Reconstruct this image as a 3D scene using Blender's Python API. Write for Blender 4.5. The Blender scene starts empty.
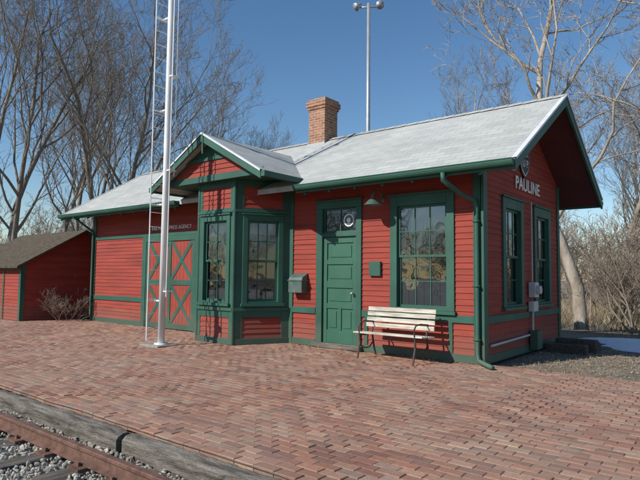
import bpy, bmesh, math, random
import numpy as np
from mathutils import Vector, Matrix, noise
random.seed(7); rng=np.random.default_rng(7)
scene=bpy.context.scene

# ------------------------------------------------------------------ materials
def newmat(name):
    m=bpy.data.materials.new(name); m.use_nodes=True
    nt=m.node_tree; b=nt.nodes['Principled BSDF']
    return m,nt,b
def N(nt,t,**k):
    n=nt.nodes.new(t)
    for a,v in k.items():
        if a in n.inputs: n.inputs[a].default_value=v
        else: setattr(n,a,v)
    return n
def coords(nt,scale=(1,1,1),src='Object'):
    tc=nt.nodes.new('ShaderNodeTexCoord'); mp=nt.nodes.new('ShaderNodeMapping')
    mp.inputs['Scale'].default_value=scale
    nt.links.new(tc.outputs[src],mp.inputs['Vector']); return mp.outputs['Vector']
def ramp(nt,fac,stops):
    r=nt.nodes.new('ShaderNodeValToRGB'); e=r.color_ramp.elements
    while len(e)<len(stops): e.new(.5)
    for i,(p,c) in enumerate(stops):
        e[i].position=p; e[i].color=(*c,1) if len(c)==3 else c
    nt.links.new(fac,r.inputs['Fac']); return r.outputs['Color']
def noise_n(nt,vec,scale,detail=4,rough=.55):
    n=nt.nodes.new('ShaderNodeTexNoise'); n.inputs['Scale'].default_value=scale
    n.inputs['Detail'].default_value=detail; n.inputs['Roughness'].default_value=rough
    nt.links.new(vec,n.inputs['Vector']); return n.outputs['Fac']
def mix(nt,a,b,fac,mode='MIX'):
    m=nt.nodes.new('ShaderNodeMix'); m.data_type='RGBA'; m.blend_type=mode
    if isinstance(fac,(int,float)): m.inputs[0].default_value=fac
    else: nt.links.new(fac,m.inputs[0])
    for s,v in ((6,a),(7,b)):
        if isinstance(v,tuple): m.inputs[s].default_value=(*v,1)
        else: nt.links.new(v,m.inputs[s])
    return m.outputs[2]
def bump(nt,b,h,strength=.3,dist=.01):
    n=nt.nodes.new('ShaderNodeBump'); n.inputs['Strength'].default_value=strength
    n.inputs['Distance'].default_value=dist
    nt.links.new(h,n.inputs['Height']); nt.links.new(n.outputs['Normal'],b.inputs['Normal'])
def simple(name,c1,c2,scale=3,vs=(1,1,1),rough=.7,bs=.2,metal=0,detail=5,p=(.3,.7),bd=.005):
    m,nt,b=newmat(name); v=coords(nt,vs); f=noise_n(nt,v,scale,detail)
    nt.links.new(ramp(nt,f,[(p[0],c1),(p[1],c2)]),b.inputs['Base Color'])
    b.inputs['Roughness'].default_value=rough; b.inputs['Metallic'].default_value=metal
    if bs: bump(nt,b,noise_n(nt,v,scale*6,3),bs,bd)
    return m
def paint(name,c,dark=.72,wear=None,vs=(1,1,1),rough=.55,dirt=0):
    m,nt,b=newmat(name); v=coords(nt,vs)
    f=noise_n(nt,v,1.3,6,.6)
    c1=tuple(x*dark for x in c); c2=tuple(min(1,x*1.18) for x in c)
    col=ramp(nt,f,[(.3,c1),(.7,c2)])
    if wear:
        v2=coords(nt,(vs[0]*6,vs[1]*6,vs[2]*6)); f2=noise_n(nt,v2,4,8,.7)
        fac=ramp(nt,f2,[(.60,(0,0,0)),(.74,(1,1,1))])
        col=mix(nt,col,wear,fac)
    if dirt: # splash-back grime near the ground
        tc=nt.nodes.new('ShaderNodeTexCoord'); sp=nt.nodes.new('ShaderNodeSeparateXYZ'); nt.links.new(tc.outputs['Object'],sp.inputs[0])
        f3=noise_n(nt,coords(nt),4,6,.75); ma=N(nt,'ShaderNodeMath',operation='MULTIPLY_ADD'); nt.links.new(f3,ma.inputs[0]); ma.inputs[1].default_value=-.8; nt.links.new(sp.outputs[2],ma.inputs[2])
        g=ramp(nt,ma.outputs[0],[(0,(dirt,dirt,dirt)),(.10,(0,0,0))])
        col=mix(nt,col,(.17,.12,.085),g)
    nt.links.new(col,b.inputs['Base Color']); b.inputs['Roughness'].default_value=rough
    bump(nt,b,noise_n(nt,v,30,4),.2,.004)
    return m
RED=(.305,.044,.026); GREEN=(.025,.098,.066)
M={}
M['red']=paint('red_clapboard_paint',RED,.68,(.26,.10,.075),(.5,.5,5),.8,.28)
M['redflat']=paint('red_panel_paint',RED,.75,(.25,.09,.06),(1,1,1),.75,.25)
M['green']=paint('green_trim_paint',GREEN,.72,(.06,.11,.085),(1,1,1),.6,.22)
M['greendoor']=paint('green_door_paint',(.030,.115,.072),.82,(.05,.12,.09),(1,1,1),.55)
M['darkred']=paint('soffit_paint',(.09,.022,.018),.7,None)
M['white']=paint('white_paint',(.74,.74,.72),.8,(.32,.21,.14),(2,2,.6),.5)
M['whitetext']=paint('white_lettering',(.78,.77,.73),.9,None)
M['metalwhite']=simple('galvanised_edge',(.58,.59,.59),(.74,.74,.74),4,rough=.45,bs=0)
M['black']=simple('black_enamel',(.012,.012,.013),(.025,.025,.027),5,rough=.4,bs=0)
M['iron']=simple('bench_iron',(.03,.028,.025),(.10,.06,.04),9,rough=.6,bs=.3)
M['cream']=simple('cream_slats',(.34,.30,.23),(.66,.62,.52),3,(.9,7,7),rough=.75,bs=.4,p=(.32,.62))
M['grey']=simple('meter_grey',(.42,.43,.42),(.55,.56,.55),5,rough=.5,bs=0)
M['mail']=simple('mailbox_paint',(.06,.10,.085),(.11,.16,.135),5,rough=.45,bs=0)
M['wood']=simple('weathered_timber',(.085,.07,.055),(.36,.32,.265),3,(.8,9,9),rough=.95,bs=1,p=(.32,.70),bd=.03)
M['stepwood']=simple('dark_step_timber',(.045,.035,.026),(.15,.12,.09),4,(7,.8,7),rough=.95,bs=.8,bd=.02)
M['tie']=simple('tie_wood',(.06,.047,.038),(.24,.20,.16),3,(9,.8,9),rough=.95,bs=.9,p=(.3,.72),bd=.02)
M['rust']=simple('rusty_steel',(.075,.038,.026),(.20,.10,.066),11,rough=.8,bs=.5,p=(.3,.7))
M['bed']=simple('ballast_fines',(.22,.20,.17),(.48,.44,.38),25,rough=1,bs=.8,bd=.02)
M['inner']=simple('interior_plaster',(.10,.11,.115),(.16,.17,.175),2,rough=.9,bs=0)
M['paper']=simple('paper_white',(.76,.76,.74),(.84,.84,.82),2,rough=.8,bs=0)
M['shade']=simple('window_shade',(.50,.53,.54),(.66,.68,.68),2,rough=.9,bs=0)
M['snow']=simple('snow',(.74,.77,.82),(.88,.89,.91),5,rough=.6,bs=.6,bd=.03)
M['bark']=simple('grey_bark',(.14,.115,.092),(.29,.25,.205),5,(1,1,.3),rough=.95,bs=.6,bd=.03)
M['barkpale']=simple('pale_bark',(.20,.155,.115),(.50,.44,.36),2.2,(1,1,.45),rough=.9,bs=.6,bd=.03)
M['brush']=simple('brush_twigs',(.18,.14,.108),(.33,.265,.20),1,rough=.95,bs=0)
M['shedroof']=simple('shed_shingles',(.05,.038,.028),(.14,.11,.065),5,(1,3,3),rough=.95,bs=.9,bd=.03)
M['steel']=simple('galvanised_steel',(.35,.36,.37),(.45,.46,.47),4,rough=.45,metal=.4,bs=0)

# glass
m,nt,b=newmat('window_glass'); nt.nodes.remove(b)
out=nt.nodes['Material Output']
tr=N(nt,'ShaderNodeBsdfTransparent'); tr.inputs['Color'].default_value=(.84,.88,.88,1)
gl=N(nt,'ShaderNodeBsdfGlossy'); gl.inputs['Roughness'].default_value=.02
bp=N(nt,'ShaderNodeBump'); bp.inputs['Strength'].default_value=.25; bp.inputs['Distance'].default_value=.03
nt.links.new(noise_n(nt,coords(nt),2.6,1),bp.inputs['Height']); nt.links.new(bp.outputs[0],gl.inputs['Normal'])
fr=N(nt,'ShaderNodeFresnel'); fr.inputs['IOR'].default_value=2.3
mx=N(nt,'ShaderNodeMixShader'); nt.links.new(fr.outputs[0],mx.inputs[0])
nt.links.new(tr.outputs[0],mx.inputs[1]); nt.links.new(gl.outputs[0],mx.inputs[2]); nt.links.new(mx.outputs[0],out.inputs[0])
M['glass']=m

def shingles(name,rot,c1,c2,row=.14):
    m,nt,b=newmat(name)
    tc=nt.nodes.new('ShaderNodeTexCoord'); mp=nt.nodes.new('ShaderNodeMapping')
    mp.inputs['Rotation'].default_value=(0,0,rot); nt.links.new(tc.outputs['Object'],mp.inputs['Vector'])
    br=nt.nodes.new('ShaderNodeTexBrick'); nt.links.new(mp.outputs[0],br.inputs['Vector'])
    br.inputs['Scale'].default_value=1; br.inputs['Brick Width'].default_value=.32; br.inputs['Row Height'].default_value=row
    br.inputs['Mortar Size'].default_value=.006; br.inputs['Mortar Smooth'].default_value=.4
    br.inputs['Color1'].default_value=(*c1,1); br.inputs['Color2'].default_value=(*c2,1)
    br.inputs['Mortar'].default_value=(c1[0]*.68,c1[1]*.68,c1[2]*.68,1)
    f=noise_n(nt,tc.outputs['Object'],.9,6,.65)
    st=ramp(nt,f,[(.3,(.82,.84,.82)),(.7,(1.0,1.0,.99))])
    c=mix(nt,br.outputs['Color'],st,1.0,'MULTIPLY')
    f2=noise_n(nt,tc.outputs['Object'],60,3,.7)
    c=mix(nt,c,ramp(nt,f2,[(.3,(.84,.84,.84)),(.7,(1.0,1.0,1.0))]),1.0,'MULTIPLY')
    nt.links.new(c,b.inputs['Base Color']); b.inputs['Roughness'].default_value=.95
    b.inputs['Specular IOR Level'].default_value=.2
    bump(nt,b,br.outputs['Fac'],-.4,.008)
    return m
M['roof']=shingles('asphalt_shingles',0,(.45,.45,.43),(.54,.54,.515))
M['roofb']=shingles('bay_shingles',math.pi/2,(.45,.45,.43),(.54,.54,.515))

m,nt,b=newmat('chimney_brick'); tc=nt.nodes.new('ShaderNodeTexCoord')
sp=N(nt,'ShaderNodeSeparateXYZ'); nt.links.new(tc.outputs['Object'],sp.inputs[0])
ad=N(nt,'ShaderNodeMath',operation='ADD'); nt.links.new(sp.outputs[0],ad.inputs[0]); nt.links.new(sp.outputs[1],ad.inputs[1])
cb=N(nt,'ShaderNodeCombineXYZ'); nt.links.new(ad.outputs[0],cb.inputs[0]); nt.links.new(sp.outputs[2],cb.inputs[1])
br=nt.nodes.new('ShaderNodeTexBrick'); nt.links.new(cb.outputs[0],br.inputs['Vector'])
br.inputs['Scale'].default_value=1; br.inputs['Brick Width'].default_value=.2; br.inputs['Row Height'].default_value=.07
br.inputs['Mortar Size'].default_value=.008
br.inputs['Color1'].default_value=(.46,.20,.10,1); br.inputs['Color2'].default_value=(.30,.12,.065,1); br.inputs['Mortar'].default_value=(.42,.38,.31,1)
c=mix(nt,br.outputs['Color'],ramp(nt,noise_n(nt,tc.outputs['Object'],7,5,.7),[(.3,(.6,.6,.6)),(.7,(1.1,1.1,1.1))]),1.0,'MULTIPLY')
nt.links.new(c,b.inputs['Base Color']); b.inputs['Roughness'].default_value=.9
bump(nt,b,br.outputs['Fac'],-.5,.01); M['chim']=m

m,nt,b=newmat('paving_brick'); at=N(nt,'ShaderNodeAttribute'); at.attribute_name='bcol'
v=coords(nt); f=noise_n(nt,v,24,6,.7)
c=mix(nt,at.outputs['Color'],ramp(nt,f,[(.3,(.66,.65,.64)),(.7,(1.12,1.1,1.08))]),1.0,'MULTIPLY')
f2=noise_n(nt,v,.6,8,.7)
c=mix(nt,c,(.34,.255,.19),ramp(nt,f2,[(.36,(.06,.06,.06)),(.70,(.58,.58,.58))]))
f3=noise_n(nt,v,90,3,.8)
c=mix(nt,c,(.42,.35,.27),ramp(nt,f3,[(.62,(0,0,0)),(.73,(.65,.65,.65))]))
nt.links.new(c,b.inputs['Base Color']); b.inputs['Roughness'].default_value=.9
bump(nt,b,noise_n(nt,v,70,4,.7),.7,.005); M['brick']=m
m,nt,b=newmat('ballast_stone'); at=N(nt,'ShaderNodeAttribute'); at.attribute_name='bcol'
f=noise_n(nt,coords(nt),30,4)
c=mix(nt,at.outputs['Color'],ramp(nt,f,[(.3,(.7,.7,.7)),(.7,(1.1,1.1,1.1))]),1.0,'MULTIPLY')
nt.links.new(c,b.inputs['Base Color']); b.inputs['Roughness'].default_value=.95; M['stone']=m
m,nt,b=newmat('dry_grass_blades'); at=N(nt,'ShaderNodeAttribute'); at.attribute_name='bcol'
nt.links.new(at.outputs['Color'],b.inputs['Base Color']); b.inputs['Roughness'].default_value=.9; M['grass']=m
m,nt,b=newmat('ground_soil'); v=coords(nt)
f=noise_n(nt,v,.35,8,.65); f2=noise_n(nt,v,6,8,.7)
c=mix(nt,ramp(nt,f,[(.35,(.19,.155,.11)),(.65,(.32,.275,.21))]),ramp(nt,f2,[(.3,(.6,.6,.6)),(.7,(1.15,1.15,1.15))]),1.0,'MULTIPLY')
nt.links.new(c,b.inputs['Base Color']); b.inputs['Roughness'].default_value=1; bump(nt,b,f2,.8,.05); M['ground']=m
M['sand']=simple('sand_joint',(.13,.09,.065),(.30,.23,.17),9,rough=1,bs=.5)

# ------------------------------------------------------------------ mesh builder
class MB:
    def __init__(s): s.v=[]; s.f=[]; s.c=[]
    def add(s,vs,fs,col=None):
        o=len(s.v); s.v+= [tuple(x) for x in vs]; s.f+=[tuple(i+o for i in f) for f in fs]
        if col is not None: s.c+=[col]*len(vs)
    def quad(s,a,b,c,d): s.add([a,b,c,d],[(0,1,2,3)])
    def box(s,x0,x1,y0,y1,z0,z1):
        s.add([(x,y,z) for z in(z0,z1) for y in(y0,y1) for x in(x0,x1)],
              [(0,2,3,1),(4,5,7,6),(0,1,5,4),(2,6,7,3),(0,4,6,2),(1,3,7,5)])
    def tube(s,pts,r,k=10,cap=True):
        pts=[Vector(p) for p in pts]; n=len(pts)
        rs=r if isinstance(r,(list,tuple)) else [r]*n
        t0=(pts[1]-pts[0]).normalized(); ref=Vector((0,0,1)) if abs(t0.z)<.9 else Vector((1,0,0))
        a=t0.cross(ref).normalized(); vs=[]
        for i,p in enumerate(pts):
            t=(pts[min(i+1,n-1)]-pts[max(i-1,0)]).normalized()
            a=(a-t*a.dot(t)).normalized(); bb=t.cross(a)
            for j in range(k):
                w=2*math.pi*j/k; vs.append(p+(a*math.cos(w)+bb*math.sin(w))*rs[i])
        fs=[(i*k+j,i*k+(j+1)%k,(i+1)*k+(j+1)%k,(i+1)*k+j) for i in range(n-1) for j in range(k)]
        if cap: fs+=[tuple(range(k))[::-1],tuple((n-1)*k+j for j in range(k))]
        s.add(vs,fs)
    def obj(s,name,mat,parent=None,smooth=False,bevel=0,fix=True):
        me=bpy.data.meshes.new(name); me.from_pydata(s.v,[],s.f)
        if fix:
            bm=bmesh.new(); bm.from_mesh(me); bmesh.ops.recalc_face_normals(bm,faces=bm.faces); bm.to_mesh(me); bm.free()
        if s.c:
            a=me.attributes.new('bcol','FLOAT_COLOR','POINT')
            a.data.foreach_set('color',np.array(s.c,dtype=np.float32).ravel())
        if smooth: me.polygons.foreach_set('use_smooth',[True]*len(me.polygons))
        me.materials.append(mat); o=bpy.data.objects.new(name,me); scene.collection.objects.link(o)
        if parent: o.parent=parent
        if bevel:
            bv=o.modifiers.new('bevel','BEVEL'); bv.width=bevel; bv.segments=1; bv.limit_method='ANGLE'
        return o
def empty(name,loc=(0,0,0)):
    e=bpy.data.objects.new(name,None); scene.collection.objects.link(e); e.location=loc; e.empty_display_size=.3; return e
def npmesh(name,v,f,mat,col=None,parent=None):
    me=bpy.data.meshes.new(name); me.from_pydata(v.tolist() if hasattr(v,'tolist') else v,[],f.tolist() if hasattr(f,'tolist') else f)
    if col is not None:
        a=me.attributes.new('bcol','FLOAT_COLOR','POINT'); a.data.foreach_set('color',np.asarray(col,dtype=np.float32).ravel())
    me.materials.append(mat); o=bpy.data.objects.new(name,me); scene.collection.objects.link(o)
    if parent: o.parent=parent
    return o

class Frame:
    def __init__(s,O,U,Nn): s.O=Vector(O); s.U=Vector(U).normalized(); s.N=Vector(Nn).normalized()
    def P(s,u,z,n): return s.O+s.U*u+s.N*n+Vector((0,0,z))
    def box(s,mb,u0,u1,z0,z1,n0,n1):
        vs=[s.P(u,z,n) for z in(z0,z1) for n in(n0,n1) for u in(u0,u1)]
        mb.add(vs,[(0,2,3,1),(4,5,7,6),(0,1,5,4),(2,6,7,3),(0,4,6,2),(1,3,7,5)])
EXP=.105
def siding(mb,fr,u0,u1,z0,z1,openings=(),lim=None):
    z=z0
    while z<z1-.005:
        zt=min(z+EXP,z1); zm=(z+zt)/2
        a,b=(u0,u1) if lim is None else lim(zm)
        segs=[(a,b)]
        for (p,q,r,t) in openings:
            if r<zm<t:
                ns=[]
                for (x,y) in segs:
                    if q<=x or p>=y: ns.append((x,y)); continue
                    if p>x: ns.append((x,p))
                    if q<y: ns.append((q,y))
                segs=ns
        for (x,y) in segs:
            if y-x<.01: continue
            cuts=[x]; c=x+random.uniform(.8,3.2)
            while c<y-.3: cuts.append(c); c+=random.uniform(2.2,3.8)
            cuts.append(y)
            for i in range(len(cuts)-1):
                s_,e_=cuts[i],cuts[i+1]-(.003 if i<len(cuts)-2 else 0); d=random.uniform(-.002,.002); lp=.016+random.uniform(-.002,.003)
                mb.add([fr.P(s_,z+d,.004),fr.P(e_,z+d,.004),fr.P(e_,z+d,lp),fr.P(s_,z+d,lp),fr.P(e_,zt+.002,.002),fr.P(s_,zt+.002,.002)],
                       [(0,1,2,3),(3,2,4,5)])
        z=zt

# ------------------------------------------------------------------ depot
L=12.7; W=4.39; ZE=3.30; ZR=5.04; OE=.68; OG=.81; SL=(ZR-ZE)/(W/2+OE)
depot=empty('railroad_depot')
front=Frame((0,0,0),(1,0,0),(0,-1,0)); endf=Frame((0,0,0),(0,1,0),(1,0,0))
leftf=Frame((-L,0,0),(0,1,0),(-1,0,0)); backf=Frame((0,W,0),(1,0,0),(0,1,0))
BX=-5.58
P0=Vector((-6.78,0,0)); P1=Vector((-6.16,-1.1,0)); P2=Vector((-5.0,-1.1,0)); P3=Vector((-4.38,0,0))
def edge(A,B):
    U=(B-A).normalized(); return Frame(A,U,(U.y,-U.x,0)),(B-A).length
bl,LL=edge(P0,P1); bf,LF=edge(P1,P2); brf,LR=edge(P2,P3)

sid=MB(); grn=MB(); glass=MB(); sash=MB(); doorm=MB(); inner=MB(); redp=MB(); shade=MB(); paper=MB()
def window(fr,u0,u1,z0,z1,cas=.15,cols=3,head=.19):
    """u0..z1 : outer edge of casing"""
    a,b,c,d=u0+cas,u1-cas,z0+.10,z1-head
    fr.box(grn,u0,a,z0+.06,z1,-.10,.045); fr.box(grn,b,u1,z0+.06,z1,-.10,.045)
    fr.box(grn,a,b,d,z1,-.10,.043); fr.box(grn,u0-.03,u1+.03,z0,z0+.06,-.1,.085)
    fr.box(grn,a,b,z0+.061,c,-.1,.04)
    fr.box(grn,u0-.03,u1+.03,z1,z1+.035,-.02,.075)
    mid=(c+d)/2; s=.045
    for (zb,zt,n) in ((c,mid+.02,-.045),(mid-.02,d,-.015)):
        fr.box(sash,a,a+s,zb,zt,n-.03,n); fr.box(sash,b-s,b,zb,zt,n-.03,n)
        fr.box(sash,a+s,b-s,zb,zb+s,n-.03,n-.001); fr.box(sash,a+s,b-s,zt-s,zt,n-.03,n-.001)
        ia,ib=a+s,b-s
        for k in range(1,cols):
            x=ia+(ib-ia)*k/cols; fr.box(sash,x-.009,x+.009,zb+s,zt-s,n-.025,n-.005)
        zz=(zb+zt)/2; fr.box(sash,ia,ib,zz-.009,zz+.009,n-.024,n-.006)
        g=n-.016; glass.quad(fr.P(ia,zb+s,g),fr.P(ib,zb+s,g),fr.P(ib,zt-s,g),fr.P(ia,zt-s,g))
    return (u0+.04,u1-.04,z0+.03,z1-.03),(a,b,c,d)

def soffz(y): return ZE-.10+(y+OE)*SL
WT=soffz(0)
op_f,_w=window(front,-1.81,-.50,.80,2.98)
bayop=(P0.x+.1,P3.x-.1,.35,3.2)
siding(sid,front,-L,0,.14,WT,[op_f,(-3.5,-2.55,0,2.9),bayop,(-9.9,-7.55,0,2.5)])
w1,_=window(endf,.86,1.96,.86,2.95); w2,_=window(endf,2.62,3.72,.86,2.95)
def elim(z):
    if z<WT: return (0,W)
    d=(z-WT)/SL; return (d,W-d)
siding(sid,endf,0,W,.14,WT+W/2*SL,[w1,w2],elim)
siding(sid,leftf,0,W,.14,WT+W/2*SL,[],elim)
siding(sid,backf,-L,0,.14,WT,[])
segs=[(-L+.14,-9.98),(-7.47,P0.x),(P3.x+.1,-3.64),(-2.46,-.15)]
for a,b in segs:
    front.box(grn,a,b,0,.14,-.02,.032)
    front.box(grn,a,b,.67,.80,-.005,.036)
front.box(grn,-.15,0.0,.0,WT,-.02,.040); front.box(grn,-L,-L+.14,0,WT,-.02,.040)
front.box(grn,P3.x,P3.x+.1,0,WT,-.02,.038)
front.box(grn,-L+.14,P0.x-.0,2.50,2.60,-.005,.034)
front.box(grn,-.62,-.54,.14,.67,-.005,.034); front.box(grn,-2.40,-2.32,.14,.67,-.005,.034)
endf.box(grn,-.040,.13,0,WT-.02,-.02,.042); endf.box(grn,W-.13,W+.03,0,WT-.02,-.02,.04)
endf.box(grn,.13,W-.13,0,.14,-.02,.032); endf.box(grn,.13,W-.13,.67,.80,-.005,.036)
leftf.box(grn,-.04,.13,0,WT,-.02,.04); leftf.box(grn,.13,W,0,.14,-.02,.032)
backf.box(grn,-L,0,0,.14,-.02,.032)
# people door
front.box(grn,-3.62,-3.46,0,2.86,-.08,.046); front.box(grn,-2.60,-2.47,0,2.86,-.08,.046)
front.box(grn,-3.62,-2.47,2.86,3.00,-.08,.048); front.box(grn,-3.46,-2.60,2.27,2.35,-.08,.040)
front.box(grn,-3.65,-2.44,3.0,3.035,-.02,.075)
front.box(doorm,-3.46,-2.60,.10,2.27,-.055,-.03)
for a,b in ((-3.46,-3.36),(-2.70,-2.60)): front.box(doorm,a,b,.10,2.27,-.03,-.004)
for a,b in ((.10,.36),(.80,.90),(1.22,1.36),(1.70,1.80),(2.14,2.27)): front.box(doorm,-3.36,-2.70,a,b,-.03,-.006)
front.box(doorm,-3.07,-2.99,.36,.80,-.03,-.008)
for a,b in ((.36,.80),(.90,1.22),(1.36,1.70),(1.80,2.14)):
    if a<.5: 
        front.box(doorm,-3.31,-3.12,a+.05,b-.05,-.03,-.016); front.box(doorm,-2.94,-2.75,a+.05,b-.05,-.03,-.016)
    else: front.box(doorm,-3.31,-2.75,a+.05,b-.05,-.03,-.016)
front.box(sash,-3.46,-2.60,2.35,2.39,-.05,-.02); front.box(sash,-3.46,-2.60,2.82,2.86,-.05,-.02)
front.box(sash,-3.46,-3.42,2.39,2.82,-.05,-.021); front.box(sash,-2.64,-2.60,2.39,2.82,-.05,-.021)
front.box(sash,-3.04,-3.02,2.39,2.82,-.045,-.022)
glass.quad(front.P(-3.42,2.39,-.035),front.P(-2.64,2.39,-.035),front.P(-2.64,2.82,-.035),front.P(-3.42,2.82,-.035))
for r_,n_,mt__,nm in ((.13,-.030,'paper','transom_round_decal'),(.105,-.028,'mail','transom_decal_ring'),(.05,-.026,'paper','transom_decal_center')):
    c=MB(); c.add([front.P(-2.83+r_*math.cos(a),2.6+r_*math.sin(a),n_) for a in [i*math.pi/12 for i in range(24)]],[tuple(range(24))]); c.obj(nm,M[mt__],depot)
st=MB(); front.box(st,-3.66,-2.43,0,.10,-.1,.13); st.obj('door_sill',M['wood'],depot,bevel=.01)
kb=MB(); kb.tube([front.P(-2.68,1.12,-.01),front.P(-2.68,1.12,.045)],.012,8); kb.tube([front.P(-2.68,1.12,.045),front.P(-2.68,1.12,.06),front.P(-2.68,1.12,.085)],[.02,.032,.02],12)
kb.obj('door_knob',M['steel'],depot,smooth=True)
# freight door with X braces
for i in range(14):
    a=-9.78+i*(2.10/14); front.box(redp,a+.002,a+.148,.10,2.38,-.02,.012+random.uniform(0,.003))
front.box(grn,-9.98,-9.80,0,2.50,-.03,.05); front.box(grn,-7.65,-7.47,0,2.50,-.03,.05)
front.box(grn,-9.80,-7.65,2.36,2.498,-.03,.048); front.box(grn,-9.80,-7.65,.02,.16,-.03,.03)
front.box(grn,-9.80,-9.68,.16,2.36,-.01,.034); front.box(grn,-7.77,-7.65,.16,2.36,-.01,.034)
front.box(grn,-9.68,-7.77,1.18,1.32,-.01,.033); front.box(grn,-8.78,-8.66,.16,2.36,-.01,.032)
def brace(u0,z0,u1,z1,w=.11,n=.030):
    d=Vector((u1-u0,z1-z0)).normalized(); p=Vector((-d.y,d.x))*w/2
    q=[(u0+p.x,z0+p.y),(u0-p.x,z0-p.y),(u1-p.x,z1-p.y),(u1+p.x,z1+p.y)]
    grn.add([front.P(a,b,n) for a,b in q]+[front.P(a,b,0) for a,b in q],[(0,1,2,3),(0,4,5,1),(1,5,6,2),(2,6,7,3),(3,7,4,0)])
for a,b in ((-9.68,-8.78),(-8.66,-7.77)):
    brace(a,1.32,b,2.36,n=.027); brace(a,1.18,b,.16,n=.027); brace(a,2.36,b,1.32,n=.024); brace(a,.16,b,1.18,n=.024)
# bay
BT=3.50
for fr,ln,wa,wb in ((bl,LL,.2,1.06),(bf,LF,.12,1.04),(brf,LR,.2,1.06)):
    fr.box(grn,0,wa,0,BT,-.03,.020); fr.box(grn,wb,ln,0,BT,-.03,.020)
    op,_=window(fr,wa-.02,wb+.02,.80,2.75,cas=.11,cols=3 if fr is not bf else 2,head=.12)
    for z0,z1 in ((0,.13),(.56,.80),(2.785,2.90),(3.36,BT)): fr.box(grn,wa,wb,z0,z1,-.03,.019)
    siding(sid,fr,wa,wb,.13,.56); siding(sid,fr,wa,wb,2.90,3.36)
    fr.box(grn,-.01,ln+.01,.70,.77,.02,.05); fr.box(grn,-.01,ln+.01,2.80,2.86,.02,.05)
    fr.box(grn,-.0,ln+.0,0,.12,.02,.035)
for p in (P1,P2):
    grn.tube([p+Vector((0,0,0)),p+Vector((0,0,BT))],.045,10)
GY=-1.30; zb=3.50; BS=.556; RZ=4.5
def bz(x): return RZ-BS*abs(x-BX)
zt=RZ-.10
tri=MB(); hw=(zt-zb)/BS
tri.add([(BX-hw,GY,zb),(BX+hw,GY,zb),(BX,GY,zt),(BX-hw,.6,zb),(BX+hw,.6,zb),(BX,.6,zt)],[(0,1,2),(0,3,4,1)])
tri.obj('bay_gable_board',M['green'],depot,fix=False)
gf=Frame((BX,GY,0),(1,0,0),(0,-1,0))
siding(sid,gf,-1,1,zb+.12,zb+.44,[],lambda z:(-(zt-z)/BS+.12,(zt-z)/BS-.12))
gf.box(grn,-hw,hw,zb-.02,zb+.12,.0,.035)
gf.box(grn,-.86,.86,zb+.44,zb+.52,0,.034)
br_=MB(); th=.09; ry=1.5; fy=-1.56; hw2=1.80
for s in (-1,1):
    xe=BX+s*hw2; ze=bz(xe)
    vs=[(BX,fy,RZ),(xe,fy,ze),(xe,ry-1.5,ze),(BX,ry,RZ)]
    vs=vs+[(x,y,z-th) for x,y,z in vs]
    br_.add(vs,[(0,1,2,3),(7,6,5,4),(0,4,5,1),(1,5,6,2),(2,6,7,3)])
br_.obj('bay_roof',M['roofb'],depot)
rk=MB(); rw=MB()
for s in (-1,1):
    xe=BX+s*hw2; ze=bz(xe)
    rk.add([(BX,fy-.012,RZ-.02),(xe,fy-.012,ze-.02),(xe,fy-.012,ze-.17),(BX,fy-.012,RZ-.19),(BX,fy+.03,RZ-.02),(xe,fy+.03,ze-.02),(xe,fy+.03,ze-.17),(BX,fy+.03,RZ-.19)],
           [(0,1,2,3),(4,7,6,5),(3,2,6,7),(1,5,6,2)])
    rw.add([(BX,fy-.03,RZ+.012),(xe,fy-.03,ze+.012),(xe,fy-.03,ze-.03),(BX,fy-.03,RZ-.03),(BX,fy+.04,RZ+.012),(xe,fy+.04,ze+.012)],[(0,1,2,3),(0,4,5,1)])
    x0,x1=sorted((xe+s*.0,xe+s*.10)); rk.box(x0,x1,fy+.0,-.42,ze-.13,ze-.02)
rk.obj('bay_bargeboards',M['green'],depot); rw.obj('bay_drip_edge',M['metalwhite'],depot)
grn.tube([(BX,-1.53,4.3),(BX,-1.53,4.05)],.03,8)

# main roof
rf=MB(); th=.11; x0,x1=-L-OG,OG
for s in (0,1):
    ye=-OE if s==0 else W+OE; ym=W/2
    vs=[(x0,ye,ZE),(x1,ye,ZE),(x1,ym,ZR),(x0,ym,ZR)]
    vs+= [(x,y,z-th) for x,y,z in vs]
    rf.add(vs,[(0,1,2,3),(7,6,5,4),(0,4,5,1),(1,5,6,2),(3,2,6,7),(0,3,7,4)])
rf.obj('main_roof',M['roof'],depot)
cap=MB(); x=x0
while x<x1-.05:
    e=min(x+.30,x1); dz=.008
    cap.add([(x,W/2-.14,ZR-.065),(e,W/2-.14,ZR-.065+dz),(e,W/2,ZR+.02+dz),(x,W/2,ZR+.02),(x,W/2+.14,ZR-.065),(e,W/2+.14,ZR-.065+dz)],[(0,1,2,3),(3,2,5,4)]); x=e
cap.obj('ridge_cap',M['roof'],depot,fix=False)
sf=MB()
for s in (0,1):
    ye=-OE+.02 if s==0 else W+OE-.02; ym=W/2
    zz=ZE-th-.004; zr=ZR-th-.004
    sf.add([(x0+.02,ye,zz),(x1-.02,ye,zz),(x1-.02,ym,zr),(x0+.02,ym,zr)],[(0,1,2,3)])
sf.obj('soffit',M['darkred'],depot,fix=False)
rk=MB(); rw=MB()
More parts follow.
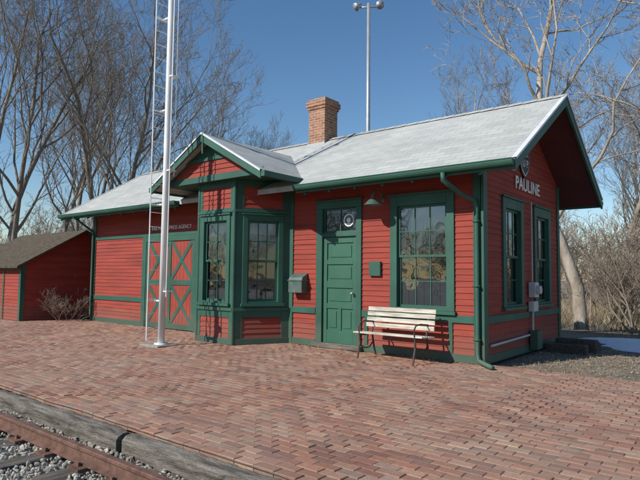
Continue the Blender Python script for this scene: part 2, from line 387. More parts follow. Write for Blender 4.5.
for x,sx in ((x1,1),(x0,-1)):
    for s in (0,1):
        ye=-OE-.02 if s==0 else W+OE+.02; ym=W/2
        ze=ZE-.012
        A=(ye,ze-.02);B=(ym,ZR-.02)
        rk.add([(x+sx*.012,A[0],A[1]),(x+sx*.012,B[0],B[1]),(x+sx*.012,B[0],B[1]-.19),(x+sx*.012,A[0],A[1]-.17),
                (x-sx*.03,A[0],A[1]-.17),(x-sx*.03,B[0],B[1]-.19),(x-sx*.03,A[0],A[1]),(x-sx*.03,B[0],B[1])],[(0,1,2,3),(3,2,5,4),(0,3,4,6),(4,5,7,6)])
        rw.add([(x+sx*.03,A[0],A[1]+.035),(x+sx*.03,B[0],B[1]+.035),(x+sx*.03,B[0],B[1]-.005),(x+sx*.03,A[0],A[1]-.005),
                (x-sx*.05,A[0],A[1]+.036),(x-sx*.05,B[0],B[1]+.036)],[(0,1,2,3),(0,4,5,1)])
rk.obj('rake_boards',M['green'],depot); rw.obj('rake_drip_edge',M['metalwhite'],depot)
gt=MB()
def gutter(xa,xb,y,z,s=-1):
    gt.box(xa,xb,min(y,y+s*.03),max(y,y+s*.03),z-.17,z-.02)
    k=8; pr=[(y+s*.03+s*.12*(.5-.5*math.cos(math.pi*i/k)),z-.03-.10*math.sin(math.pi*i/k)) for i in range(k+1)]
    vs=[(xa,a,b) for a,b in pr]+[(xb,a,b) for a,b in pr]
    gt.add(vs,[(i,i+1,k+2+i,k+1+i) for i in range(k)]); gt.add([(xa,a,b) for a,b in pr],[tuple(range(k+1))]); gt.add([(xb,a,b) for a,b in pr],[tuple(range(k+1))])
    gt.tube([(xa,y+s*.15,z-.03),(xb,y+s*.15,z-.03)],.009,6)
gutter(-3.62,x1,-OE,ZE); gutter(x0,-7.5,-OE,ZE); gutter(x0,x1,W+OE,ZE,1)
gt.obj('gutter_and_fascia',M['green'],depot,fix=False)
rt=MB()
x=x0+.3
while x<x1:
    if not(-7.3<x<-3.9):
        rt.add([(x+dx,y,z) for dx in(0,.05) for y,z in((-OE+.02,ZE-.115),(-.0,WT-.01),(-.0,WT-.12),(-OE+.02,ZE-.21))],[(0,1,2,3),(4,7,6,5),(3,2,6,7),(0,3,7,4)])
    x+=.61
rt.obj('rafter_tails',M['green'],depot)
ds=MB()
ds.tube([(-.35,-OE-.09,ZE-.12),(-.35,-OE-.09,ZE-.24),(-.22,-.35,2.86),(-.10,-.10,2.78),(-.07,-.085,2.66),(-.07,-.085,.18),(-.02,-.13,.07),(.32,-.42,.035)],.042,10)
for z in (2.4,1.3,.4): ds.box(-.125,-.015,-.135,-.035,z,z+.03)
ds.obj('downspout',M['green'],depot,smooth=True)
ds=MB(); ds.tube([(-L+.1,-OE-.09,ZE-.12),(-L+.1,-.10,2.75),(-L+.07,-.085,2.6),(-L+.07,-.085,.15),(-L-.1,-.25,.04)],.04,8)
ds.obj('downspout_freight_end',M['green'],depot,smooth=True)

sid.obj('clapboard_siding',M['red'],depot,fix=False)
grn.obj('green_trim',M['green'],depot,bevel=.004)
sash.obj('window_sashes',M['green'],depot)
glass.obj('window_glass_panes',M['glass'],depot,fix=False)
doorm.obj('entry_door',M['greendoor'],depot,bevel=.004)
redp.obj('freight_door_boards',M['redflat'],depot,bevel=.003)
inner.box(-L+.05,-.05,.15,W-.05,.0,.08)
inner.box(-7.2,-7.1,.15,W-.05,.08,3.6)
inner.quad((-L+.1,W-.06,0),(-.1,W-.06,0),(-.1,W-.06,3.6),(-L+.1,W-.06,3.6))
inner.add([(-.1,.2,3.4),(-.1,W-.1,3.4),(-L+.1,W-.1,3.4),(-L+.1,.2,3.4)],[(0,1,2,3)])
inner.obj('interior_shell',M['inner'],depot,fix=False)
bfz=MB(); bfz.add([tuple(P0+Vector((0.05,.2,.45))),tuple(P1+Vector((.05,.05,.45))),tuple(P2+Vector((-.05,.05,.45))),tuple(P3+Vector((-.05,.2,.45)))],[(0,1,2,3)])
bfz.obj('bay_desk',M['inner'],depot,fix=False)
front.box(shade,-1.64,-.67,2.3,2.8,-.085,-.082)
for i in range(6):
    a=-1.63+i*.16; front.box(shade,a,a+.152,.9,1.42,-.088-.008*(i%2),-.085-.008*(i%2))
endf.box(shade,1.02,1.80,1.9,2.8,-.10,-.096); endf.box(shade,2.78,3.56,1.7,2.8,-.10,-.096)
brf.box(paper,.36,.60,.93,1.15,-.080,-.077); brf.box(paper,.66,.90,.93,1.11,-.080,-.077); bf.box(paper,.28,.50,.93,1.13,-.080,-.077); bf.box(paper,.62,.84,.93,1.17,-.080,-.077)
bf.box(shade,.24,.92,2.3,2.65,-.10,-.095); brf.box(shade,.32,.94,2.35,2.65,-.10,-.095)
shade.obj('window_curtains',M['shade'],depot); paper.obj('posted_papers',M['paper'],depot)

# chimney
ch=MB(); cx,cy=-5.28,W/2+.02
ch.box(cx-.27,cx+.27,cy-.27,cy+.27,4.5,5.83)
for i,e in enumerate((.30,.33,.33,.30)): ch.box(cx-e,cx+e,cy-e,cy+e,5.83+i*.07,5.90+i*.07-.0008)
ch.obj('chimney',M['chim'],depot,bevel=.006)
fl=MB(); fl.box(cx-.30,cx+.30,cy-.31,cy+.31,4.78,4.92); fl.obj('chimney_flashing',M['steel'],depot)
def text(s,size,loc,rot,mat,name,parent=depot,ext=.008,space=1.0):
    c=bpy.data.curves.new(name,'FONT'); c.body=s; c.size=size; c.extrude=ext; c.align_x='CENTER'; c.space_character=space
    o=bpy.data.objects.new(name,c); scene.collection.objects.link(o); o.location=loc; o.rotation_euler=rot; c.materials.append(mat); o.parent=parent; return o
R90=math.pi/2
t=text('PAULINE',.35,(.035,2.26,3.20),(R90,0,R90),M['whitetext'],'station_name_lettering',space=1.08); t.data.offset=.003
EY,EZ=2.06,3.80
def shield(mb,s,x,cy=EY,cz=EZ):
    pts=[(-.5,.5),(-.25,.56),(0,.5),(.25,.56),(.5,.5),(.5,-.1),(.32,-.42),(0,-.62),(-.32,-.42),(-.5,-.1)]
    vs=[(x,cy+a*s,cz+b*s) for a,b in pts]+[(.0,cy+a*s,cz+b*s) for a,b in pts]; n=len(pts)
    mb.add(vs,[tuple(range(n))]+[(i,(i+1)%n,n+(i+1)%n,n+i) for i in range(n)])
a=MB(); shield(a,.56,.045); a.obj('emblem_border',M['black'],depot,fix=False)
a=MB(); shield(a,.49,.052); a.obj('emblem_white_line',M['whitetext'],depot,fix=False)
a=MB(); shield(a,.45,.056); a.obj('emblem_face',M['black'],depot,fix=False)
text('LINES',.12,(.058,EY,EZ+.10),(R90,0,R90),M['whitetext'],'emblem_lettering',ext=.003)
text('U P',.22,(.058,EY,EZ-.12),(R90,0,R90),M['whitetext'],'emblem_initials',ext=.003)
text('RAILWAY EXPRESS AGENCY',.14,(-8.7,-.03,2.68),(R90,0,0),M['whitetext'],'express_lettering',ext=.004)

mt=MB(); endf.box(mt,2.22,2.46,1.08,1.38,.03,.16); endf.box(mt,2.20,2.48,.80,1.0,.03,.14)
mt.tube([(.16,2.34,1.23),(.24,2.34,1.23)],.085,16)
mt.tube([(.07,2.34,1.38),(.07,2.34,3.0)],.014,8); mt.tube([(.07,2.34,.8),(.07,2.34,.1)],.022,8)
mt.obj('electric_meter',M['grey'],depot,bevel=.006)
mt=MB(); endf.box(mt,2.22,2.52,.05,.42,.04,.20); mt.obj('utility_box',M['green'],depot,bevel=.008)
pp=MB(); pp.tube([(.06,.2,.30),(.06,2.15,.34)],.022,8); pp.obj('white_conduit',M['grey'],depot)
sb=MB(); front.box(sb,-2.27,-2.01,1.47,1.75,.0,.07); sb.obj('fuse_box',M['green'],depot,bevel=.006)
mb=MB()
pr=[(0,1.10),(.20,1.10),(.20,1.36),(.17,1.43),(.0,1.52)]
mb.add([front.P(-4.24,z,n+.02) for n,z in pr]+[front.P(-3.86,z,n+.02) for n,z in pr],[(0,1,2,3,4),(9,8,7,6,5)]+[(i,(i+1)%5,5+(i+1)%5,5+i) for i in range(5)])
front.box(mb,-4.26,-3.84,1.345,1.375,.02,.235)
mb.obj('wall_mailbox',M['mail'],depot,bevel=.008)
wl=MB(); wx=-1.98; wz=-.26
wl.tube([(wx,0,3.20+wz),(wx,-.12,3.33+wz),(wx,-.26,3.36+wz),(wx,-.36,3.31+wz),(wx,-.38,3.20+wz)],.014,8)
wl.tube([(wx,-.02,3.20+wz),(wx,-.035,3.20+wz)],.05,12)
wl.tube([(wx,-.38,3.24+wz),(wx,-.38,3.19+wz),(wx,-.38,3.15+wz),(wx,-.38,3.06+wz)],[.03,.035,.09,.17],16,cap=False)
wl.obj('gooseneck_lamp',M['mail'],depot,smooth=True)

# ------------------------------------------------------------------ bench
bench=empty('park_bench')
ir=MB(); sl=MB(); bx=-1.42
for i,x in enumerate((bx-.56,bx+.56)):
    y=-.55
    ir.tube([(x,y-.30,0),(x,y-.27,.12),(x,y-.22,.28),(x,y-.24,.43)],.018,8)
    ir.tube([(x,y+.30,0),(x,y+.24,.14),(x,y+.20,.30),(x,y+.17,.44),(x,y+.22,.62),(x,y+.29,.90)],.018,8)
    ir.tube([(x,y-.24,.43),(x,y-.05,.41),(x,y+.17,.42)],.018,8)
    ir.tube([(x,y-.23,.25),(x,y-.08,.17),(x,y+.08,.17),(x,y+.21,.27)],.012,8)
    ir.tube([(x,y-.24,.43),(x,y-.27,.56),(x,y-.20,.64),(x,y-.05,.655),(x,y+.10,.64),(x,y+.225,.63)],.014,8)
ir.obj('iron_legs',M['iron'],bench)
for k in range(6):
    y=-.55-.25+k*.078; sl.box(bx-.70,bx+.70,y,y+.062,.44-.006*k,.468-.006*k)
for k,z in enumerate((.57,.67,.77,.86)):
    y=-.55+.175+(z-.44)*.25; sl.box(bx-.70,bx+.70,y-.028,y,z-.037,z+.037)
sl.obj('seat_and_back_slats',M['cream'],bench,bevel=.005)

# ------------------------------------------------------------------ train order signal mast
mast=empty('signal_mast')
mm=MB(); mx_,my_=-5.92,-2.2
mm.tube([(mx_,my_,0.05),(mx_,my_,4),(mx_,my_,10.5)],[.070,.062,.05],16)
mm.tube([(mx_,my_,.0),(mx_,my_,.06)],.14,14)
mm.obj('mast_pole',M['white'],mast,smooth=True)
ld=MB(); lx=mx_-.27
for dy in(-.17,.17): ld.tube([(lx,my_+dy,.1),(lx,my_+dy,10.3)],.014,6)
z=.35
while z<10.3: ld.tube([(lx,my_-.17,z),(lx,my_+.17,z)],.009,6); z+=.30
for z in(.9,2.9,4.9,6.9,8.9):
    ld.box(lx-.01,mx_,my_-.02,my_+.02,z,z+.03); ld.box(lx-.012,lx+.012,my_-.18,my_+.18,z-.001,z+.031)
ld.obj('mast_ladder',M['white'],mast)
rd=MB(); rd.tube([(mx_+.15,my_-.02,1.0),(mx_+.15,my_-.02,10)],.014,6); rd.tube([(mx_+.10,my_+.12,3.5),(mx_+.10,my_+.12,10)],.011,6)
for z in(1.1,3.6,5.6,7.6,9.5): rd.box(mx_,mx_+.17,my_-.03,my_+.13,z,z+.025)
rd.obj('operating_rods',M['white'],mast)
bs=MB(); bs.box(mx_-.42,mx_+.22,my_-.24,my_+.24,-.05,.035); bs.obj('mast_footing',M['bed'],mast,bevel=.015)

# ------------------------------------------------------------------ flood light pole
fp=empty('stadium_light_pole'); q=MB(); fx,fy_=-11.8,14
q.tube([(fx,fy_,0),(fx,fy_,8),(fx,fy_,15.6)],[.15,.11,.08],12); q.tube([(fx-.5,fy_-.32,15.4),(fx+.5,fy_+.32,15.4)],.045,8)
q.obj('pole',M['steel'],fp,smooth=True)
q=MB()
for s in(-1,1):
    c0=Vector((fx+s*.45,fy_+s*.29,15.5)); d=Vector((.6*s+.2,-.6,-.5)).normalized()
    q.tube([c0-d*.16,c0-d*.05,c0+d*.08,c0+d*.18],[.09,.12,.19,.22],14)
q.obj('lamp_heads',M['steel'],fp,smooth=True)

# ------------------------------------------------------------------ shed
shed=empty('storage_shed'); sx0,sx1,sy0,sy1=-18.5,-14.0,-1.6,2.2; sz=1.75; sr=2.85; sm=(sy0+sy1)/2
sh=MB(); ff=Frame((sx0,sy0,0),(1,0,0),(0,-1,0)); ef=Frame((sx1,sy0,0),(0,1,0),(1,0,0))
siding(sh,ff,0,sx1-sx0,0,sz)
sl2=(sr-sz)/(sm-sy0)
siding(sh,ef,0,sy1-sy0,0,sr,[],lambda z:(0,sy1-sy0) if z<sz else ((z-sz)/sl2,sy1-sy0-(z-sz)/sl2))
sh.quad((sx0,sy0,0),(sx0,sy1,0),(sx0,sy1,sz),(sx0,sy0,sz)); sh.quad((sx0,sy1,0),(sx1,sy1,0),(sx1,sy1,sz),(sx0,sy1,sz))
sh.obj('shed_walls',M['red'],shed,fix=False)
sr_=MB()
for s in(0,1):
    ye=sy0-.25 if s==0 else sy1+.25; ze=sz-.25*sl2+.06
    vs=[(sx0-.2,ye,ze),(sx1+.25,ye,ze),(sx1+.25,sm,sr+.06),(sx0-.2,sm,sr+.06)]; vs+=[(x,y,z-.06) for x,y,z in vs]
    sr_.add(vs,[(0,1,2,3),(7,6,5,4),(0,4,5,1),(1,5,6,2),(0,3,7,4)])
sr_.obj('shed_roof',M['shedroof'],shed)
sd=MB(); ef.box(sd,0,.1,0,sz,.0,.03); ff.box(sd,4.38,4.52,0,sz,0,.03); ff.box(sd,3.2,3.3,0,sz-.1,0,.03); ff.box(sd,3.3,4.38,sz-.2,sz-.1,0,.03)
sd.obj('shed_trim',M['green'],shed)

# ------------------------------------------------------------------ brick platform
YE=-5.96
def und(x,y): return .024*noise.noise(Vector((x*.45,y*.45,3.1)))+.012*noise.noise(Vector((x*1.7,y*1.7,7.7)))
vs=[];fs=[];cs=[]
pal=[(.36,.158,.098),(.40,.182,.112),(.325,.135,.088),(.42,.225,.145),(.275,.115,.08),(.375,.195,.13),(.45,.26,.17),(.23,.105,.078),(.34,.165,.112),(.39,.168,.10),(.355,.23,.17)]
bw,bh=.215,.106; y=YE; row=0
while y<-.0:
    x=-20+(row%2)*bw/2+random.uniform(-.02,.02)
    while x<9.5:
        w=bw-.005; h_=bh-.0045
        z=und(x,y)+random.gauss(0,.0015); tx=random.gauss(0,.008); ty=random.gauss(0,.012); r=random.gauss(0,.008)
        cx_,cy_=x+bw/2+random.gauss(0,.001),y+bh/2+random.gauss(0,.0008); o=len(vs); cr,sr2=math.cos(r),math.sin(r)
        for (ins,dz) in ((0,-.05),(0,-.005),(.005,0)):
            for sx_,sy_ in((-1,-1),(1,-1),(1,1),(-1,1)):
                lx_=sx_*(w/2-ins); ly_=sy_*(h_/2-ins)
                vs.append((cx_+lx_*cr-ly_*sr2,cy_+lx_*sr2+ly_*cr,z+dz+lx_*tx+ly_*ty))
        fs.append((o+8,o+9,o+10,o+11))
        for b0 in(0,4):
            for k in range(4): fs.append((o+b0+k,o+b0+(k+1)%4,o+b0+4+(k+1)%4,o+b0+4+k))
        c=random.choice(pal); k=random.uniform(.75,1.12)
        cs+=[(c[0]*k,c[1]*k,c[2]*k,1)]*12
        x+=bw
    y+=bh; row+=1
npmesh('brick_platform',vs,fs,M['brick'],cs)
s_=MB(); nx,ny=120,26
g=[(-20+29.5*i/nx,YE-.02+(.16-YE)*j/ny) for j in range(ny+1) for i in range(nx+1)]
s_.add([(x,y,und(x,y)-.006) for x,y in g],[(j*(nx+1)+i,j*(nx+1)+i+1,(j+1)*(nx+1)+i+1,(j+1)*(nx+1)+i) for j in range(ny) for i in range(nx)])
s_.obj('platform_joint_sand',M['sand'],fix=False)

xs=[-600,-200,-80,-40,-20,-10,0,10,20,40,100,600]; ys=[-600,-100,-30,-12,-6.14,-6.0,0,6,12,20,40,80,160,700]
def gz(x,y):
    if y<-6.05: return -.34
    if y<=0.1: return -.07
    return -.05+(.0 if y<12 else -.2)
gv=[(x,y,gz(x,y)) for y in ys for x in xs]; n=len(xs)
npmesh('ground',gv,[(j*n+i,j*n+i+1,(j+1)*n+i+1,(j+1)*n+i) for j in range(len(ys)-1) for i in range(n-1)],M['ground'])

# timber edging
x=-20
edge_e=empty('timber_platform_edge'); idx=0
while x<8:
    ln=random.uniform(2.2,3.2); t_=MB(); k=40; off=random.uniform(-.015,.015); zo=random.uniform(-.02,.008); vs=[]; ph=random.uniform(0,50)
    for i in range(k+1):
        xx=x+.02+(ln-.05)*i/k; en=.02*max(0,1-min(i,k-i)/2)
        for j,(a,b) in enumerate(((-6.14,-.33),(-6.145,-.10),(-6.14,-.03),(-6.12,.0),(-6.07,.008),(-6.03,.004),(-5.995,-.02),(-5.99,-.3))):
            nn=noise.noise(Vector((xx*2.2+ph,j*1.7,0)))*.016+noise.noise(Vector((xx*9+ph,j*3.1,4)))*.014
            vs.append((xx+random.uniform(-.01,.01)*(i in(0,k)),a+off+nn,b+zo+nn*1.1-(en if 1<j<7 else 0)))
    fs=[(i*8+j,i*8+(j+1)%8,(i+1)*8+(j+1)%8,(i+1)*8+j) for i in range(k) for j in range(8)]+[tuple(range(8))[::-1],tuple(k*8+j for j in range(8))]
    t_.add(vs,fs); t_.obj('timber_%d'%idx,M['wood'],edge_e); idx+=1; x+=ln
# rails + ties  (TZ = tie top level)
track=empty('railroad_track'); TZ=-.150
rl=MB(); RY=-6.53
for y in(RY,RY-1.5):
    pr=[(-.065,0),(.065,0),(.065,.010),(.012,.024),(.009,.082),(.034,.094),(.034,.116),(.026,.124),(-.026,.124),(-.034,.116),(-.034,.094),(-.009,.082),(-.012,.024),(-.065,.010)]
    pr=[(a,b+TZ+.014) for a,b in pr]
    n=len(pr); vs=[(X,y+a,b) for X in(-80,40) for a,b in pr]
    rl.add(vs,[(i,(i+1)%n,n+(i+1)%n,n+i) for i in range(n)])
rl.obj('rails',M['rust'],track)
ti=MB(); x=-40; tx_=[]
while x<14:
    w=random.uniform(.19,.24); y0=-8.55+random.uniform(-.05,.05); y1=-6.21+random.uniform(-.07,.02); a=random.uniform(-.03,.03); zt_=TZ+random.uniform(-.008,.0); k=12; vs=[]; tx_.append(x)
    for i in range(k+1):
        yy=y0+(y1-y0)*i/k
        for (p,q) in((-w/2,-.16),(-w/2,0-.014),(-w/2+.018,0),(0,.002),(w/2-.018,0),(w/2,-.014),(w/2,-.16)):
            vs.append((x+p+a*(yy+7.2)+random.uniform(-.007,.007),yy,zt_+q+random.uniform(-.007,.003)))
    ti.add(vs,[(i*7+j,i*7+(j+1)%7,(i+1)*7+(j+1)%7,(i+1)*7+j) for i in range(k) for j in range(7)]+[(6,5,4,3,2,1,0),tuple(k*7+j for j in range(7))])
    x+=random.uniform(.50,.60)
ti.obj('wooden_ties',M['tie'],track)
sp=MB()
for x in tx_:
    if -14<x<4:
        sp.box(x-.09,x+.09,RY-.14,RY+.14,TZ-.006,TZ+.012)
        for dy in(-.085,.085): sp.box(x-.015,x+.015,RY+dy-.012,RY+dy+.012,TZ+.012,TZ+.045)
sp.obj('tie_plates_and_spikes',M['rust'],track)
bm=bmesh.new(); bmesh.ops.create_icosphere(bm,subdivisions=1,radius=1); iv=np.array([v.co[:] for v in bm.verts]); ifc=np.array([[v.index for v in f.verts] for f in bm.faces]); bm.free()
n=22000
px=rng.uniform(-9,2.5,n); py=rng.uniform(-8.0,-6.15,n); rr=rng.uniform(.009,.026,n); pz=TZ-.062+rng.uniform(-.012,.045,n)
V=iv[None]*rng.uniform(.7,1.25,(n,len(iv),1))*rr[:,None,None]*rng.uniform(.6,1.3,(n,1,3))
th_=rng.uniform(0,6.28,n); cth,sth=np.cos(th_)[:,None],np.sin(th_)[:,None]
V=np.stack([V[:,:,0]*cth-V[:,:,1]*sth,V[:,:,0]*sth+V[:,:,1]*cth,V[:,:,2]],-1)+np.stack([px,py,pz],-1)[:,None]
F=(ifc[None]+(np.arange(n)*len(iv))[:,None,None]).reshape(-1,3)
kk=rng.uniform(.24,.58,n); col=np.stack([kk*1.05,kk*.97,kk*.82,np.ones(n)],-1); col=np.repeat(col,len(iv),0)
npmesh('ballast',V.reshape(-1,3),F,M['stone'],col)
bb=MB(); bb.box(-60,30,-9.8,-6.15,-.5,TZ-.062); bb.obj('ballast_bed',M['bed'])

# ------------------------------------------------------------------ vegetation
def grass(name,n,area,h0,h1,cols,wd=1):
    x=rng.uniform(area[0],area[1],n); y=rng.uniform(area[2],area[3],n)
    keep=~((x<.05)&(y<W+.1)); x,y=x[keep],y[keep]; n=len(x)
    h=rng.uniform(h0,h1,n); a=rng.uniform(0,6.28,n); w=rng.uniform(.003,.008,n)*(1+y*.06)*wd; ln=rng.uniform(.1,1.3,n)*h
    dx,dy=np.cos(a),np.sin(a); b=rng.uniform(0,6.28,n)
    p0=np.stack([x-dx*w,y-dy*w,np.full(n,-.06)],-1); p1=np.stack([x+dx*w,y+dy*w,np.full(n,-.06)],-1)
    p2=np.stack([x+np.cos(b)*ln,y+np.sin(b)*ln,-.05+h*np.where(ln>h,.4,1)],-1)
    V=np.stack([p0,p1,p2],1).reshape(-1,3); F=np.arange(3*n).reshape(-1,3)
    c=np.array(cols)[rng.integers(0,len(cols),n)]*rng.uniform(.7,1.2,(n,1)); c=np.concatenate([c,np.ones((n,1))],1)
    npmesh(name,V,F,M['grass'],np.repeat(c,3,0))
cols=[(.36,.28,.18),(.28,.21,.13),(.42,.34,.24),(.22,.16,.10),(.15,.14,.07)]
grass('dry_grass',22000,(0,9,.10,13),.01,.055,cols)
grass('tall_dry_grass',22000,(-6,10,8.5,26),.15,.6,cols)
grass('dry_grass_verge',14000,(-30,-13,2.4,16),.05,.5,cols)
def leaves(name,pts,cols,s0=.018,s1=.04):
    V=[];F=[];C=[]
    for (x,y,z) in pts:
        s=random.uniform(s0,s1); a=random.uniform(0,6.28); o=len(V); dz=[random.uniform(0,s*.5) for _ in range(4)]
        for k,(p,q) in enumerate(((-1,0),(0,-.55),(1,0),(0,.55))):
            V.append((x+s*(p*math.cos(a)-q*math.sin(a)),y+s*(p*math.sin(a)+q*math.cos(a)),z+.004+dz[k]))
        F+=[(o,o+1,o+2),(o,o+2,o+3)]; c=random.choice(cols); k=random.uniform(.7,1.2); C+=[(c[0]*k,c[1]*k,c[2]*k,1)]*4
    npmesh(name,V,F,M['grass'],C)
lc=[(.30,.19,.10),(.38,.27,.16),(.22,.13,.07),(.42,.33,.22)]
lp=[(random.uniform(.1,8),random.uniform(.1,9),-.045) for _ in range(5200)]
for _ in range(150):
    x,y=random.uniform(-13,5),-abs(random.gauss(0,1.6))-.05
    if y>YE and not(-6.9<x<-4.3 and y>-1.3): lp.append((x,y,und(x,y)))
for _ in range(160):
    x=random.uniform(-4.2,-.2); lp.append((x,-.04-abs(random.gauss(0,.05)),und(x,-.1)))
leaves('fallen_leaves',lp,lc)

def grow(seed,height,trunk_r,levels=4,nch=(9,7,6,5),spread=.75,trunks=1,lean=0,wig=.12,upt=.10,first=.22,minr=.010,ratio=.62,lean_dir=None):
    R=random.Random(seed); mb=MB()
    sides=(9,6,4,3,3,3)
    def br(p,d,ln,r,lv):
        n=(9,7,5,4,3,3)[lv]; pts=[p]; rs=[r]; q=p.copy(); dd=d.copy()
        endr=max(minr*.6,r*(.30 if lv==0 else .22))
        for i in range(n):
            w=wig*(1+.5*lv)
            dd=(dd+Vector((R.gauss(0,w),R.gauss(0,w),R.gauss(0,w*.7)+upt*(1 if lv else .3)))).normalized()
            q=q+dd*ln/n; pts.append(q.copy()); rs.append(r+(endr-r)*((i+1)/n)**.85)
        mb.tube(pts,rs,sides[lv],cap=False)
        if lv>=levels: return
        nc=nch[lv]
        for k in range(nc):
            t=(first if lv==0 else .22)+(1-(first if lv==0 else .22))*(k+R.random()*.9)/nc
            t=min(t,.99); i=min(int(t*n),n-1); f=t*n-i
            base=pts[i].lerp(pts[i+1],f); rb=rs[i]+(rs[i+1]-rs[i])*f
            ax=(pts[i+1]-pts[i]).normalized(); perp=ax.cross(Vector((R.gauss(0,1),R.gauss(0,1),R.gauss(0,1)))).normalized()
            sp_=spread*R.uniform(.65,1.25); nd=(ax*math.cos(sp_)+perp*math.sin(sp_)).normalized()
            br(base,nd,ln*ratio*R.uniform(.65,1.1)*(1-.38*t),max(minr,rb*R.uniform(.45,.7)),lv+1)
    for k in range(trunks):
        a=R.uniform(0,6.28); l=lean if trunks>1 else 0
        d=Vector((math.cos(a)*l,math.sin(a)*l,1)).normalized()
        if lean_dir: d=Vector((lean_dir[0],lean_dir[1],1)).normalized()
        br(Vector((math.cos(a)*.25*(trunks>1),math.sin(a)*.25*(trunks>1),-.1)),d,height*R.uniform(.85,1),trunk_r*R.uniform(.8,1.1),0)
    return mb
def tree(name,mb,mat,loc,smooth=True):
    o=mb.obj(name,mat,smooth=smooth,fix=False); o.location=loc; return o
def inst(name,o,loc,rz,s):
    q=bpy.data.objects.new(name,o.data); scene.collection.objects.link(q); q.location=loc; q.rotation_euler=(0,0,rz); q.scale=(s,s,s); return q
A=tree('bare_tree',grow(3,15.0,.16,4,(10,7,6,4),.60,3,.28,.10,.12,minr=.008),M['bark'],(-22.6,5.9,0))
B=tree('bare_tree',grow(14,14.5,.15,4,(11,7,6,4),.62,3,.18,.10,.12,minr=.008),M['bark'],(-23.5,1.2,0))
inst('bare_tree',A,(-27,12.0,0),2.1,.95)
inst('bare_tree',B,(-31,8.0,0),1.0,1.15)
inst('bare_tree',A,(-26.6,19.2,0),1.2,.66)
inst('bare_tree',B,(-24.2,21.4,0),3.3,.72)
inst('bare_tree',B,(-29.5,18.0,0),5.0,.66)
F_=tree('bare_sycamore_tree',grow(21,12.5,.21,4,(10,7,6,4),.7,1,0,.14,.08,first=.22,lean_dir=(.02,.05)),M['barkpale'],(-.75,9.4,0))
G_=tree('bare_sycamore_tree',grow(34,14,.18,4,(9,7,5,4),.65,2,.25,.13,.08),M['barkpale'],(-.9,18.5,0))
inst('bare_sycamore_tree',F_,(2.2,11.5,0),2.4,.95)
inst('bare_tree',A,(-10.5,31,0),5.2,1.0)
inst('bare_tree',B,(-3.5,34,0),.4,1.0)
tree('leafless_bush',grow(5,1.0,.009,3,(7,5,4),.55,12,.6,.16,.09,minr=.0028),M['brush'],(-13.35,-.45,0))
tree('leafless_bush',grow(8,3.0,.03,3,(8,6,5,4),.6,9,.5,.15,.08,minr=.006),M['brush'],(.9,9.2,0))
base=[]
for s in range(4):
    g_=grow(100+s,1.0,.012,3,(7,5,4,3),.6,5,.35,.14,.08,minr=.0022); base.append((np.array([tuple(v) for v in g_.v]),g_.f))
def row(name,items,mat):
    VV=[];FF=[];o=0
    for (x,y,h) in items:
        v,f=base[random.randrange(4)]; a=random.uniform(0,6.28); s=h
        w=v.copy(); X=w[:,0]*math.cos(a)-w[:,1]*math.sin(a); Y=w[:,0]*math.sin(a)+w[:,1]*math.cos(a)
        VV.append(np.stack([X*s+x,Y*s+y,w[:,2]*s],-1)); FF+=[tuple(i+o for i in q) for q in f]; o+=len(v)
    npmesh(name,np.concatenate(VV),FF,mat)
cam0=Vector((3.725,-9.003,0))
def rnd_dir(pa,pb,d0,d1,h0,h1,n):
    r=[]
    for _ in range(n):
        a=math.radians(random.uniform(pa,pb)); d=random.uniform(d0,d1)
        r.append((cam0.x+math.cos(a)*d,cam0.y+math.sin(a)*d,random.uniform(h0,h1)))
    return r
row('brush_thicket',rnd_dir(86,104,20,32,1.6,4.0,34),M['brush'])
row('distant_tree_row',rnd_dir(82,175,48,75,4,9,110)+rnd_dir(185,350,45,70,6,12,70),M['brush'])
sn=MB(); k=40
SX,SY=2.9,5.4
def sr3(a): return 1+.18*math.sin(3*a)+.1*math.sin(5*a+1)+.06*math.sin(11*a)
pts=[(SX+2.7*math.cos(a)*sr3(a),SY+1.35*math.sin(a)*sr3(a+.7),-.045) for a in [i*2*math.pi/k for i in range(k)]]
inn=[(SX+(x-SX)*.85,SY+(y-SY)*.85,.03+random.uniform(-.01,.01)) for x,y,z in pts]
sn.add(pts+inn+[(SX,SY,.06)],[(i,(i+1)%k,k+(i+1)%k,k+i) for i in range(k)]+[(k+i,k+(i+1)%k,2*k) for i in range(k)])
sn.obj('snow_patch',M['snow'],smooth=True)
ts=empty('timber_steps')
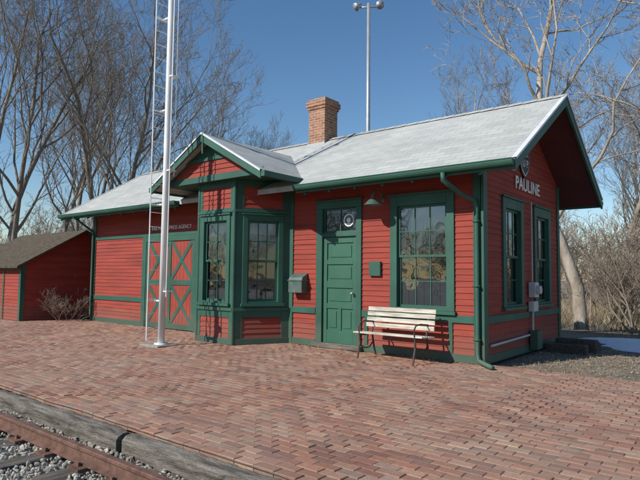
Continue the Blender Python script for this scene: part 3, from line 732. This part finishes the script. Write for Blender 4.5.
for i,(a,b,c0_,d,e) in enumerate(((.12,.9,2.95,3.2,.12),(.2,1.0,3.35,3.6,.20),(.15,.95,3.8,4.05,.08))):
    q=MB(); q.box(a,b,c0_,d,-.08,e); q.obj('step_timber_%d'%i,M['stepwood'],ts,bevel=.02)

# ------------------------------------------------------------------ light, sky, camera
S=Vector((-.36,-.93,0)).normalized(); el=math.radians(36); S=Vector((S.x*math.cos(el),S.y*math.cos(el),math.sin(el)))
ld_=bpy.data.lights.new('sun','SUN'); ld_.energy=4.8; ld_.angle=math.radians(.5); ld_.color=(1,.965,.90)
so=bpy.data.objects.new('sun',ld_); scene.collection.objects.link(so); so.rotation_euler=S.to_track_quat('Z','Y').to_euler()
w=bpy.data.worlds.new('World'); scene.world=w; w.use_nodes=True; nt=w.node_tree
sk=nt.nodes.new('ShaderNodeTexSky'); sk.sky_type='NISHITA'; sk.sun_disc=False; sk.sun_elevation=el; sk.sun_rotation=math.atan2(S.x,S.y)
sk.air_density=1.1; sk.dust_density=.15; sk.ozone_density=3.0
hs=nt.nodes.new('ShaderNodeHueSaturation'); hs.inputs['Saturation'].default_value=1.15
nt.links.new(sk.outputs[0],hs.inputs['Color'])
nt.links.new(hs.outputs[0],nt.nodes['Background'].inputs[0]); nt.nodes['Background'].inputs[1].default_value=.12

cd=bpy.data.cameras.new('camera'); cd.sensor_width=36; cd.lens=550.255/640*36; cd.clip_end=3000; cd.clip_start=.05
co=bpy.data.objects.new('camera',cd); scene.collection.objects.link(co)
y_=math.radians(38.956);t_=math.radians(3.792);r_=math.radians(.62)
Fv=Vector((-math.sin(y_)*math.cos(t_),math.cos(y_)*math.cos(t_),math.sin(t_))); Rv=Vector((math.cos(y_),math.sin(y_),0)); Uv=Rv.cross(Fv)
R2=Rv*math.cos(r_)+Uv*math.sin(r_); U2=Uv*math.cos(r_)-Rv*math.sin(r_)
mt_=Matrix((R2,U2,-Fv)).transposed().to_4x4(); mt_.translation=Vector((3.725,-9.003,1.45)); co.matrix_world=mt_
scene.camera=co
scene.view_settings.view_transform='Standard'; scene.view_settings.look='None'; scene.view_settings.exposure=0
